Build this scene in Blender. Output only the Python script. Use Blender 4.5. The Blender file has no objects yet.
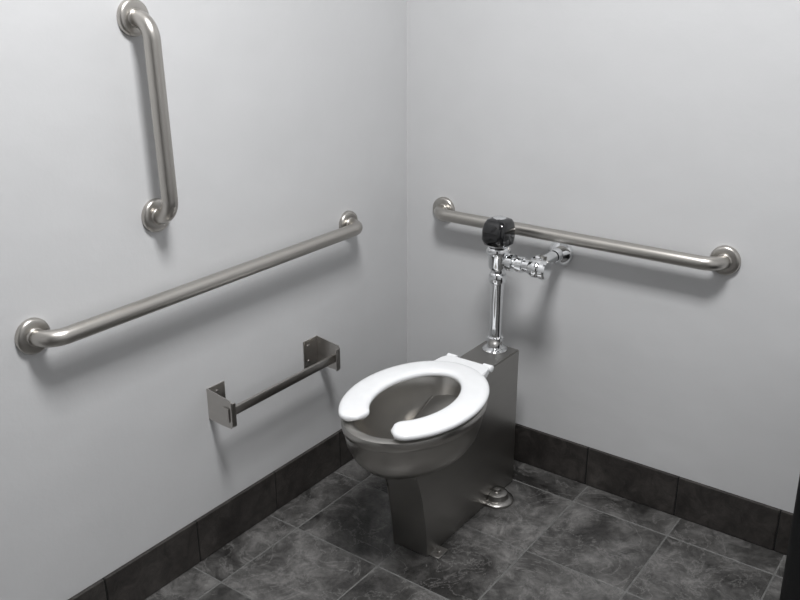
import bpy, bmesh, random
from math import *
from mathutils import Vector, Matrix
random.seed(4)
S=bpy.context.scene
COL=S.collection
# ------------------------------------------------------------ materials
def newmat(name):
    m=bpy.data.materials.new(name); m.use_nodes=True
    nt=m.node_tree; b=nt.nodes["Principled BSDF"]
    return m,nt,b
def N(nt,t,**k):
    n=nt.nodes.new(t)
    for a,v in k.items():
        if a in n.inputs.keys(): n.inputs[a].default_value=v
        else: setattr(n,a,v)
    return n
def ramp(nt,fac,stops):
    n=nt.nodes.new("ShaderNodeValToRGB"); e=n.color_ramp.elements
    while len(e)<len(stops): e.new(.5)
    for i,(p,c) in enumerate(stops):
        e[i].position=p; e[i].color=(*c,1) if len(c)==3 else c
    nt.links.new(fac,n.inputs[0]); return n
def objcoord(nt): return nt.nodes.new("ShaderNodeTexCoord").outputs["Object"]

def paint(name,col,bump=.10):
    m,nt,b=newmat(name); L=nt.links.new; co=objcoord(nt)
    n=N(nt,"ShaderNodeTexNoise",Scale=1.7,Detail=6.0,Roughness=.6); L(co,n.inputs["Vector"])
    r=ramp(nt,n.outputs["Fac"],[(.3,[c*.97 for c in col]),(.7,[c*1.02 for c in col])])
    L(r.outputs[0],b.inputs["Base Color"])
    b.inputs["Roughness"].default_value=.5
    b.inputs["Specular IOR Level"].default_value=.3
    n2=N(nt,"ShaderNodeTexNoise",Scale=150.0,Detail=3.0); L(co,n2.inputs["Vector"])
    n3=N(nt,"ShaderNodeTexNoise",Scale=7.0,Detail=4.0); L(co,n3.inputs["Vector"])
    bp=N(nt,"ShaderNodeBump",Strength=bump,Distance=.0015); L(n2.outputs["Fac"],bp.inputs["Height"])
    bp2=N(nt,"ShaderNodeBump",Strength=.4,Distance=.006); L(n3.outputs["Fac"],bp2.inputs["Height"])
    L(bp.outputs[0],bp2.inputs["Normal"]); L(bp2.outputs[0],b.inputs["Normal"])
    return m
M_wall=paint("wall_paint",(.610,.613,.618))
M_ceil=paint("ceiling_paint",(.75,.75,.75))

def slate(name,dark,light,scale=5,rough=.38,amount=.66,vein=.3):
    m,nt,b=newmat(name); L=nt.links.new; co=objcoord(nt)
    g=nt.nodes.new("ShaderNodeNewGeometry")
    comb=nt.nodes.new("ShaderNodeCombineXYZ")
    mu=N(nt,"ShaderNodeMath",operation='MULTIPLY'); mu.inputs[1].default_value=37.0
    L(g.outputs["Random Per Island"],mu.inputs[0])
    L(mu.outputs[0],comb.inputs[0]); L(mu.outputs[0],comb.inputs[2])
    add=N(nt,"ShaderNodeVectorMath",operation='ADD'); L(co,add.inputs[0]); L(comb.outputs[0],add.inputs[1])
    n=N(nt,"ShaderNodeTexNoise",Scale=float(scale),Detail=9.0,Roughness=.68,Distortion=.4); L(add.outputs[0],n.inputs["Vector"])
    n2=N(nt,"ShaderNodeTexNoise",Scale=scale*4.5,Detail=9.0,Roughness=.78,Distortion=.8); L(add.outputs[0],n2.inputs["Vector"])
    mid=[(a*.55+c*.45) for a,c in zip(dark,light)]
    r=ramp(nt,n.outputs["Fac"],[(.36,dark),(.52,mid),(amount,light)])
    r2=ramp(nt,n2.outputs["Fac"],[(.36,(.5,.5,.5)),(.5,(1,1,1)),(.66,(1.6,1.6,1.6))])
    mx=N(nt,"ShaderNodeMix",data_type='RGBA',blend_type='MULTIPLY'); mx.inputs[0].default_value=1
    L(r.outputs[0],mx.inputs[6]); L(r2.outputs[0],mx.inputs[7])
    v=N(nt,"ShaderNodeTexNoise",Scale=scale*1.8,Detail=6.0,Roughness=.65,Distortion=.8); L(add.outputs[0],v.inputs["Vector"])
    vr=ramp(nt,v.outputs["Fac"],[(.486,(0,0,0)),(.5,(1,1,1)),(.514,(0,0,0))])
    vm=N(nt,"ShaderNodeMath",operation='MULTIPLY'); vm.inputs[1].default_value=vein; L(vr.outputs[0],vm.inputs[0])
    m2=N(nt,"ShaderNodeMix",data_type='RGBA'); L(vm.outputs[0],m2.inputs[0]); L(mx.outputs[2],m2.inputs[6])
    m2.inputs[7].default_value=(*[c*1.5 for c in light],1)
    L(m2.outputs[2],b.inputs["Base Color"])
    rr=ramp(nt,n2.outputs["Fac"],[(.3,(rough-.08,)*3),(.7,(rough+.12,)*3)]); L(rr.outputs[0],b.inputs["Roughness"])
    bp=N(nt,"ShaderNodeBump",Strength=.45,Distance=.004); L(n2.outputs["Fac"],bp.inputs["Height"]); L(bp.outputs[0],b.inputs["Normal"])
    return m
M_tile=slate("slate_floor_tile",(.022,.021,.020),(.175,.171,.166),4.0,.38,.68,.4)
M_base=slate("slate_base_tile",(.022,.019,.0175),(.054,.049,.045),4,.5,vein=.05)
def groutm(name,a,c):
    m,nt,b=newmat(name)
    n=N(nt,"ShaderNodeTexNoise",Scale=60.0,Detail=4.0); nt.links.new(objcoord(nt),n.inputs["Vector"])
    nt.links.new(ramp(nt,n.outputs["Fac"],[(.3,(a,a,a*.97)),(.7,(c,c,c*.97))]).outputs[0],b.inputs["Base Color"]); b.inputs["Roughness"].default_value=.9
    return m
M_grout=groutm("floor_grout",.12,.18)
M_grout2=groutm("baseboard_grout",.006,.012)

def metal(name,col,rough,noise_scale=(8,8,220),var=.08,bump=.0,cv=.06):
    m,nt,b=newmat(name); L=nt.links.new; co=objcoord(nt)
    mp=N(nt,"ShaderNodeMapping"); mp.inputs["Scale"].default_value=noise_scale; L(co,mp.inputs["Vector"])
    n=N(nt,"ShaderNodeTexNoise",Scale=1.0,Detail=5.0,Roughness=.6); L(mp.outputs[0],n.inputs["Vector"])
    L(ramp(nt,n.outputs["Fac"],[(.3,[c*(1-cv) for c in col]),(.7,[min(1,c*(1+cv)) for c in col])]).outputs[0],b.inputs["Base Color"])
    L(ramp(nt,n.outputs["Fac"],[(.3,(rough-var,)*3),(.7,(rough+var,)*3)]).outputs[0],b.inputs["Roughness"])
    b.inputs["Metallic"].default_value=1
    if bump:
        bp=N(nt,"ShaderNodeBump",Strength=bump,Distance=.001); L(n.outputs["Fac"],bp.inputs["Height"]); L(bp.outputs[0],b.inputs["Normal"])
    return m
M_bar=metal("satin_stainless",(.50,.48,.45),.34,(8,8,8),.02,0,.02)
M_steel=metal("brushed_stainless",(.36,.35,.335),.32,(4,4,25),.02,0,.03)
M_bowl=metal("bowl_stainless",(.50,.485,.46),.30,(6,6,6),.02,0,.03)
M_hold=metal("holder_stainless",(.54,.52,.495),.32,(8,8,60),.03,0,.03)
M_chrome=metal("chrome",(.82,.83,.84),.08,(20,20,20),.02)
def plastic(name,col,rough,coat=0):
    m,nt,b=newmat(name); L=nt.links.new
    n=N(nt,"ShaderNodeTexNoise",Scale=25.0,Detail=3.0); L(objcoord(nt),n.inputs["Vector"])
    L(ramp(nt,n.outputs["Fac"],[(.3,[c*.96 for c in col]),(.7,col)]).outputs[0],b.inputs["Base Color"])
    b.inputs["Roughness"].default_value=rough; b.inputs["Coat Weight"].default_value=coat
    return m
M_seat=plastic("white_seat_plastic",(.90,.91,.92),.22,.3)
M_black=plastic("black_gloss_plastic",(.006,.006,.007),.10,.5)
M_bin=plastic("black_bin_plastic",(.004,.004,.005),.5)
M_refl_prop=plastic("dark_reflection_prop",(.04,.036,.033),.5)  # dark tone of the added door shape, there for chrome to reflect
M_water,nt,b=newmat("water"); b.inputs["Base Color"].default_value=(.03,.03,.03,1); b.inputs["Roughness"].default_value=.02; b.inputs["Specular IOR Level"].default_value=.6
nn=N(nt,"ShaderNodeTexNoise",Scale=20.0); nt.links.new(objcoord(nt),nn.inputs["Vector"]); bb=N(nt,"ShaderNodeBump",Strength=.05); nt.links.new(nn.outputs["Fac"],bb.inputs["Height"]); nt.links.new(bb.outputs[0],b.inputs["Normal"])

# ------------------------------------------------------------ mesh helpers
def mk(name,bm,mat,parent=None,smooth=True,angle=35):
    bmesh.ops.recalc_face_normals(bm,faces=bm.faces)
    me=bpy.data.meshes.new(name); bm.to_mesh(me); bm.free()
    o=bpy.data.objects.new(name,me); COL.objects.link(o)
    for mm in (mat if isinstance(mat,(list,tuple)) else [mat]): me.materials.append(mm)
    if smooth:
        for p in me.polygons: p.use_smooth=True
        try: me.set_sharp_from_angle(angle=radians(angle))
        except Exception: pass
    if parent: o.parent=parent
    return o
def empty(name):
    e=bpy.data.objects.new(name,None); COL.objects.link(e); e.empty_display_size=.1; return e
def box(bm,a,b,bev=0,seg=2,mi=0):
    a=Vector(a);b=Vector(b)
    r=bmesh.ops.create_cube(bm,size=1); vs=r['verts']
    for v in vs: v.co=Vector([(a[i]+b[i])/2+v.co[i]*abs(b[i]-a[i]) for i in range(3)])
    if mi:
        for f in {f for v in vs for f in v.link_faces}: f.material_index=mi
    if bev:
        es=list({e for v in vs for e in v.link_edges})
        bmesh.ops.bevel(bm,geom=es,offset=bev,segments=seg,affect='EDGES',profile=.5)
def loft(bm,rings,cap0=True,cap1=True,closed=True):
    R=[[bm.verts.new(p) for p in r] for r in rings]; n=len(R[0])
    for i in range(len(R)-1):
        for j in range(n if closed else n-1):
            k=(j+1)%n
            bm.faces.new((R[i][j],R[i][k],R[i+1][k],R[i+1][j]))
    if cap0: bm.faces.new(R[0][::-1])
    if cap1: bm.faces.new(R[-1])
    return R
def sweep(bm,pts,rad,n=28,cap=True):
    pts=[Vector(p) for p in pts]
    T=[]
    for i in range(len(pts)):
        a=pts[max(i-1,0)]; b=pts[min(i+1,len(pts)-1)]; T.append((b-a).normalized())
    up=Vector((0,0,1)) if abs(T[0].z)<.9 else Vector((1,0,0))
    x=T[0].cross(up).normalized(); rings=[]
    for i,p in enumerate(pts):
        x=(x-T[i]*x.dot(T[i])).normalized(); y=T[i].cross(x)
        r=rad[i] if isinstance(rad,(list,tuple)) else rad
        rings.append([p+x*(r*cos(2*pi*k/n))+y*(r*sin(2*pi*k/n)) for k in range(n)])
    loft(bm,rings,cap,cap)
def lathe(bm,base,axis,prof,n=36):
    base=Vector(base); axis=Vector(axis).normalized()
    up=Vector((0,0,1)) if abs(axis.z)<.9 else Vector((1,0,0))
    x=axis.cross(up).normalized(); y=axis.cross(x)
    rings=[[base+axis*d+x*(max(r,1e-4)*cos(2*pi*k/n))+y*(max(r,1e-4)*sin(2*pi*k/n)) for k in range(n)] for d,r in prof]
    loft(bm,rings)
# ------------------------------------------------------------ room
RX,RY,RZ=2.45,-3.05,2.80
def slab(name,a,b,mat):
    bm=bmesh.new(); box(bm,a,b); return mk(name,bm,mat,smooth=False)
slab("wall_left",(-.1,RY-.1,-.05),(0,.1,RZ),M_wall)
slab("wall_back",(0,0,-.05),(RX,.1,RZ),M_wall)
slab("wall_right",(RX,RY-.1,-.05),(RX+.1,.1,RZ),M_wall)
slab("wall_front",(0,RY-.1,-.05),(RX,RY,RZ),M_wall)
slab("ceiling",(-.1,RY-.1,RZ),(RX+.1,.1,RZ+.1),M_ceil)
bm=bmesh.new()
xs=[.12+.3*k for k in range(-1,9)]; ys=[-.118-.3025*k for k in range(-1,11)]
g=.0022
for i in range(len(xs)-1):
    for j in range(len(ys)-1):
        x0=max(xs[i],0.0)+g; x1=min(xs[i+1],RX)-g; y1=min(ys[j],0.0)-g; y0=max(ys[j+1],RY)+g
        if x1-x0<.02 or y1-y0<.02: continue
        box(bm,(x0,y0,-.03),(x1,y1,0.0),.0008,1)
box(bm,(0,RY,-.05),(RX,0,-.0009),mi=1)
mk("floor",bm,[M_tile,M_grout],smooth=False)
BH=.134
def baseboard(name,axis,joints,fixed,sgn):
    bm=bmesh.new()
    for a,b in zip(joints[:-1],joints[1:]):
        lo,hi=min(a,b)+.0022,max(a,b)-.0022
        if axis=='x': box(bm,(lo,min(fixed,fixed+sgn*.011),.002),(hi,max(fixed,fixed+sgn*.011),BH),.002,2)
        else: box(bm,(min(fixed,fixed+sgn*.011),lo,.002),(max(fixed,fixed+sgn*.011),hi,BH),.002,2)
    lo,hi=min(joints),max(joints)
    if axis=='x': box(bm,(lo,min(fixed,fixed+sgn*.008),0),(hi,max(fixed,fixed+sgn*.008),BH-.001),mi=1)
    else: box(bm,(min(fixed,fixed+sgn*.008),lo,0),(max(fixed,fixed+sgn*.008),hi,BH-.001),mi=1)
    return mk(name,bm,[M_base,M_grout2],smooth=False)
baseboard("baseboard_left",'y',[-.012,-.09,-.39,-.692,-1.0,-1.3,-1.6,-1.9,-2.2,-2.5,-2.8,RY],0,1)
baseboard("baseboard_back",'x',[0.0,.11,.41,.709,1.0,1.29,1.59,1.89,2.19,RX],0,-1)
baseboard("baseboard_right",'y',[-.012,-.3,-.6,-.9,-1.2,-1.5,-1.8,-2.1,-2.4,-2.7,RY],RX,-1)
reflection_prop=empty("reflection_prop_1")  # unseen door shape added behind the camera for dark contrast in chrome reflections
bm=bmesh.new(); box(bm,(1.0,RY+.002,.005),(1.9,RY+.03,2.08),.004); 
mk("reflection_prop_leaf",bm,M_refl_prop,reflection_prop)
bm=bmesh.new(); box(bm,(.93,RY+.001,0),(1.0,RY+.04,2.15),.003); box(bm,(1.9,RY+.001,0),(1.97,RY+.04,2.15),.003); box(bm,(1.0,RY+.001,2.08),(1.9,RY+.04,2.15),.003)
mk("reflection_prop_frame",bm,M_refl_prop,reflection_prop)
bm=bmesh.new(); lathe(bm,(1.08,RY+.03,1.0),(0,1,0),[(0,.03),(.006,.03),(.007,.011),(.05,.011)]); sweep(bm,[(1.08,RY+.075,1.0),(1.2,RY+.075,1.0)],.01)
mk("reflection_prop_lever",bm,M_bar,reflection_prop)

# ------------------------------------------------------------ grab bars
def grab_bar(p0,p1,nrm,name="grab_bar"):
    e=empty(name); p0=Vector(p0);p1=Vector(p1);n=Vector(nrm); d=(p1-p0).normalized()
    off=.060; R=.046; pts=[p0+n*.004,p0+n*(off-R)]
    for k in range(1,13):
        a=k/12*pi/2; pts.append(p0+n*(off-R)+n*(R*sin(a))+d*(R*(1-cos(a))))
    m=8
    A=p0+n*off+d*R; B=p1+n*off-d*R
    for k in range(1,m): pts.append(A.lerp(B,k/m))
    for k in range(0,13):
        a=k/12*pi/2; pts.append(B+d*(R*sin(a))-n*(R*(1-cos(a))))
    pts.append(p1+n*.004)
    bm=bmesh.new(); sweep(bm,pts,.0188,32); mk("rail",bm,M_bar,e,angle=60)
    for i,p in enumerate((p0,p1)):
        bm=bmesh.new(); lathe(bm,p+n*.0005,n,[(0,.0405),(.006,.0405),(.010,.0390),(.0125,.035),(.0135,.029),(.0135,.0215),(.0165,.0200),(.018,.0185)],44)
        mk("flange_%d"%(i+1),bm,M_bar,e,angle=50)
    return e
grab_bar((0,-1.378,.8185),(0,-.311,.8185),(1,0,0))
grab_bar((.150,0,.819),(1.048,0,.820),(0,-1,0),"grab_bar")
grab_bar((0,-1.022,1.006),(0,-1.028,1.455),(1,0,0),"grab_bar")

# ------------------------------------------------------------ toilet paper holder
tp=empty("toilet_paper_holder")
yl,yr=-.913,-.474; zt,zb=.503,.413; t=.003
bm=bmesh.new()
def bracket(bm,y,inward,zt,zb):
    box(bm,(.0005,min(y,y+inward*.06),zb),(t,max(y,y+inward*.06),zt),.0008,1)
    prof=[(0.0005,zt),(.088,zt-.012),(.092,zt-.018),(.092,zb+.004),(.086,zb-.004),(.05,zb-.004),(0.0005,zb)]
    rings=[[Vector((x,yy,z)) for x,z in prof] for yy in (y,y-inward*t)]
    loft(bm,rings)
    box(bm,(.0885,min(y,y+inward*.014),zb),(.0915,max(y,y+inward*.014),zt-.02),.0008,1)
bracket(bm,yl,1,zt,zb); bracket(bm,yr,-1,zt,zb)
mk("brackets",bm,M_hold,tp,angle=30)
bm=bmesh.new(); box(bm,(.068,yl-.004,zb+.022),(.078,yr+.004,zb+.048),.003,2); mk("roll_bar",bm,M_hold,tp)
bm=bmesh.new()
for yy in (yl-.007,yr+.004): box(bm,(.062,yy,zb+.014),(.084,yy+.003,zb+.056),.001,1)
for yy,zz in ((yl+.03,zt-.02),(yl+.03,zb+.02),(yr-.04,zt-.02),(yr-.04,zb+.02)): lathe(bm,(t,yy,zz),(1,0,0),[(0,.005),(.0015,.0045),(.0025,.002)],16)
mk("keepers_and_screws",bm,M_hold,tp)

# ------------------------------------------------------------ toilet
T=empty("toilet"); CX=.452; YC=-.585
def ell(a,b,yc,z,n=72,cx=CX):
    return [Vector((cx+a*sin(2*pi*k/n),yc-b*cos(2*pi*k/n),z)) for k in range(n)]
bm=bmesh.new()
A,B=.168,.232
rings=[]
outer=[(.26,.40,.270,.05),(.40,.52,.281,.035),(.60,.69,.299,.022),(.76,.82,.322,.012),(.88,.91,.352,.004),(.95,.965,.387,0),(.98,.985,.412,0),(.985,.99,.428,0),(1.018,1.012,.431,0),(1.03,1.02,.441,0),(1.03,1.02,.449,0),(1.018,1.012,.457,0),(.99,.99,.459,0)]
inner=[(.90,.92,.459,0),(.86,.89,.456,0),(.83,.86,.446,0),(.80,.83,.42,0),(.74,.77,.39,.005),(.64,.68,.358,.012),(.50,.54,.332,.02),(.36,.38,.312,.03),(.24,.26,.296,.035),(.16,.18,.28,.04)]
for a,b,z,dy in outer+inner: rings.append(ell(A*a,B*b,YC+dy,z))
loft(bm,rings,True,True)
mk("bowl",bm,M_bowl,T,angle=50)
bm=bmesh.new(); loft(bm,[ell(A*.33,B*.35,YC+.03,.307),ell(A*.33,B*.35,YC+.03,.308)]); mk("water",bm,M_water,T)
bm=bmesh.new()
hw=.060
prof=[(-.125,.0),(-.125,.464),(-.345,.464),(-.36,.44),(-.40,.40),(-.56,.34),(-.66,.31),(-.665,.28),(-.635,.20),(-.62,.10),(-.612,.0)]
loft(bm,[[Vector((CX+s_*hw,y,z)) for y,z in prof] for s_ in (-1,1)])
bmesh.ops.bevel(bm,geom=list(bm.edges),offset=.003,segments=2,affect='EDGES')
mk("pedestal",bm,M_steel,T,angle=30)
bm=bmesh.new()
lathe(bm,(CX+hw+.012,-.25,0),(0,0,1),[(0,.052),(.008,.052),(.012,.048),(.014,.036),(.024,.033),(.030,.033),(.034,.026),(.035,.012),(.042,.011),(.044,.005)],32)
box(bm,(CX+hw-.002,-.600,0),(CX+hw+.030,-.550,.004),.001,1)
lathe(bm,(CX+hw+.016,-.575,.004),(0,0,1),[(0,.008),(.005,.008),(.006,.005),(.010,.0045)],6)
mk("floor_flange",bm,M_steel,T,angle=40)

# seat
bm=bmesh.new(); rings=[]
th0=radians(23); n=90; zc=.4745; ac,bc=.139,.201; ns=24
for i in range(n+1):
    th=th0+(2*pi-2*th0)*i/n
    def cen(t): return Vector((CX-ac*sin(t),YC-bc*cos(t),zc))
    p=cen(th); tg=(cen(th+.01)-cen(th-.01)).normalized(); nr=Vector((-tg.y,tg.x,0))
    w=.039+.002*max(0,cos(th))
    s_=min(i,n-i)/n*(2*pi-2*th0)*.155/.034
    f=sqrt(max(0,1-(1-min(1,s_))**2)) if s_<1 else 1
    f=max(f,.05); hh=.0125*(f**.5)
    rr=[]
    for k in range(ns):
        a=2*pi*k/ns; cx_,sy=cos(a),sin(a)
        rr.append(p+nr*(w*f*copysign(abs(cx_)**.62,cx_))+Vector((0,0,hh*copysign(abs(sy)**.75,sy))))
    rings.append(rr)
loft(bm,rings)
mk("seat_ring",bm,M_seat,T,angle=60)
bm=bmesh.new()
pr=[(-.085,-.385),(.085,-.385),(.078,-.345),(.072,-.322),(.050,-.316),(.044,-.322),(-.044,-.322),(-.050,-.316),(-.072,-.322),(-.078,-.345)]
loft(bm,[[Vector((CX+x,y,z)) for x,y in pr] for z in (.463,.4840)])
bmesh.ops.bevel(bm,geom=list(bm.edges),offset=.003,segments=2,affect='EDGES')
for sx in (-1,1): lathe(bm,(CX+sx*.061-.016,-.314,.475),(1,0,0),[(0,.008),(.002,.0105),(.030,.0105),(.032,.008)],20)
mk("seat_hinge",bm,M_seat,T,angle=50)

# ------------------------------------------------------------ flush valve
F=empty("flush_valve"); px,py=.453,-.172
bm=bmesh.new()
lathe(bm,(px,py,.4645),(0,0,1),[(0,.038),(.005,.038),(.010,.034),(.014,.024),(.016,.0235),(.030,.0235),(.033,.025),(.044,.025),(.046,.022),(.048,.0190),(.218,.0190),(.219,.0235),(.224,.0255),(.244,.0255),(.248,.023),(.250,.021),(.258,.021),(.262,.026),(.270,.029),(.300,.031),(.304,.034),(.308,.036),(.322,.036),(.326,.034),(.330,.030),(.334,.030)],40)
mk("riser_and_body",bm,M_chrome,F,angle=35)
sz=.752; sx_=.570
bm=bmesh.new()
lathe(bm,(px+.02,py,sz),(1,0,0),[(0,.019),(.014,.019),(.015,.0255),(.032,.0255),(.033,.017),(.045,.0165),(.046,.0235),(.064,.0235),(.066,.019),(.085,.020)],32)
lathe(bm,(sx_-.002,py,sz-.002),(1,0,0),[(-.012,.012),(-.008,.022),(.004,.0265),(.018,.0265),(.024,.023),(.028,.028),(.040,.028),(.045,.024),(.048,.012)],32)
lathe(bm,(sx_,py-.016,sz),(0,1,0),[(0,.012),(.004,.018),(.012,.0235),(.036,.0235),(.038,.027),(.056,.027),(.058,.020),(.060,.0175),(.128,.0175),(.132,.0175)],32)
mk("supply_stop",bm,M_chrome,F,angle=35)
bm=bmesh.new()
lathe(bm,(sx_,-.0005,sz),(0,-1,0),[(0,.040),(.004,.040),(.012,.037),(.020,.029),(.028,.021),(.045,.0205),(.05,.0185)],40)
mk("wall_escutcheon",bm,M_chrome,F,angle=40)
bm=bmesh.new()
rings=[]
for z,w,d0,d1,e in [(.799,.030,.032,.032,.75),(.803,.037,.040,.036,.55),(.820,.039,.047,.037,.42),(.845,.039,.045,.037,.42),(.864,.037,.038,.035,.48),(.874,.032,.029,.030,.55),(.878,.022,.018,.02,.65)]:
    rr=[]
    for k in range(40):
        a=2*pi*k/40; c,s2=cos(a),sin(a)
        dd=d0 if s2<0 else d1
        rr.append(Vector((px+w*copysign(abs(c)**e,c),py+dd*copysign(abs(s2)**e,s2),z)))
    rings.append(rr)
loft(bm,rings); mk("sensor_housing",bm,M_black,F,angle=50)
bm=bmesh.new()
lathe(bm,(px,py,.876),(0,0,1),[(0,.019),(.003,.019),(.005,.016),(.0055,.004)],28)
mk("sensor_button",bm,M_chrome,F,angle=40)

# ------------------------------------------------------------ waste bin at the right edge
W=empty("waste_bin")
bm=bmesh.new()
x0,x1,y0,y1=1.378,1.70,-.42,-.14; h=.62
def rrect(x0,x1,y0,y1,z,r=.03,n=6):
    out=[]
    for cx,cy,a0 in ((x1-r,y1-r,0),(x0+r,y1-r,90),(x0+r,y0+r,180),(x1-r,y0+r,270)):
        for k in range(n+1):
            a=radians(a0+90*k/n); out.append(Vector((cx+r*cos(a),cy+r*sin(a),z)))
    return out
def ins(i,z,r=.03): return rrect(x0+i,x1-i,y0+i,y1-i,z,r)
loft(bm,[ins(.012,0),ins(.008,.01),ins(0,h-.03),ins(-.006,h-.028),ins(-.006,h),ins(0,h+.003),ins(.004,h-.004),ins(.016,.02)])
mk("bin_body",bm,M_bin,W,angle=40)

# ------------------------------------------------------------ lighting
C=empty("ceiling_light_fixture"); lx,ly=1.05,-1.30
bm=bmesh.new()
box(bm,(lx-.62,ly-.30,RZ-.045),(lx+.62,ly+.30,RZ-.001),.006)
mk("fixture_frame",bm,M_ceil,C)
ld=bpy.data.lights.new("fluorescent_panel","AREA"); ld.shape='RECTANGLE'; ld.size=.55; ld.size_y=.40; ld.energy=54; ld.color=(.995,.995,1.0)
lo=bpy.data.objects.new("lamp_tubes",ld); COL.objects.link(lo); lo.location=(lx,ly,RZ-.05); lo.parent=C
w=bpy.data.worlds.new("World"); S.world=w; w.use_nodes=True
w.node_tree.nodes["Background"].inputs[0].default_value=(.5,.51,.52,1); w.node_tree.nodes["Background"].inputs[1].default_value=.05

# ------------------------------------------------------------ camera
pitch,yaw,roll=.3664,-.6342,-.0041
f=Vector((sin(yaw)*cos(pitch),cos(yaw)*cos(pitch),-sin(pitch)))
r=f.cross(Vector((0,0,1))).normalized(); u=r.cross(f)
r,u=r*cos(roll)+u*sin(roll),u*cos(roll)-r*sin(roll)
cd=bpy.data.cameras.new("camera"); cam=bpy.data.objects.new("camera",cd); COL.objects.link(cam)
M=Matrix((r,u,-f)).transposed().to_4x4(); M.translation=Vector((1.6775,-2.3213,1.5702)); cam.matrix_world=M
cd.sensor_width=36; cd.lens=.8861*1000/800*36; cd.clip_start=.02
S.camera=cam
S.view_settings.view_transform='Standard'; S.view_settings.look='None'; S.view_settings.exposure=0
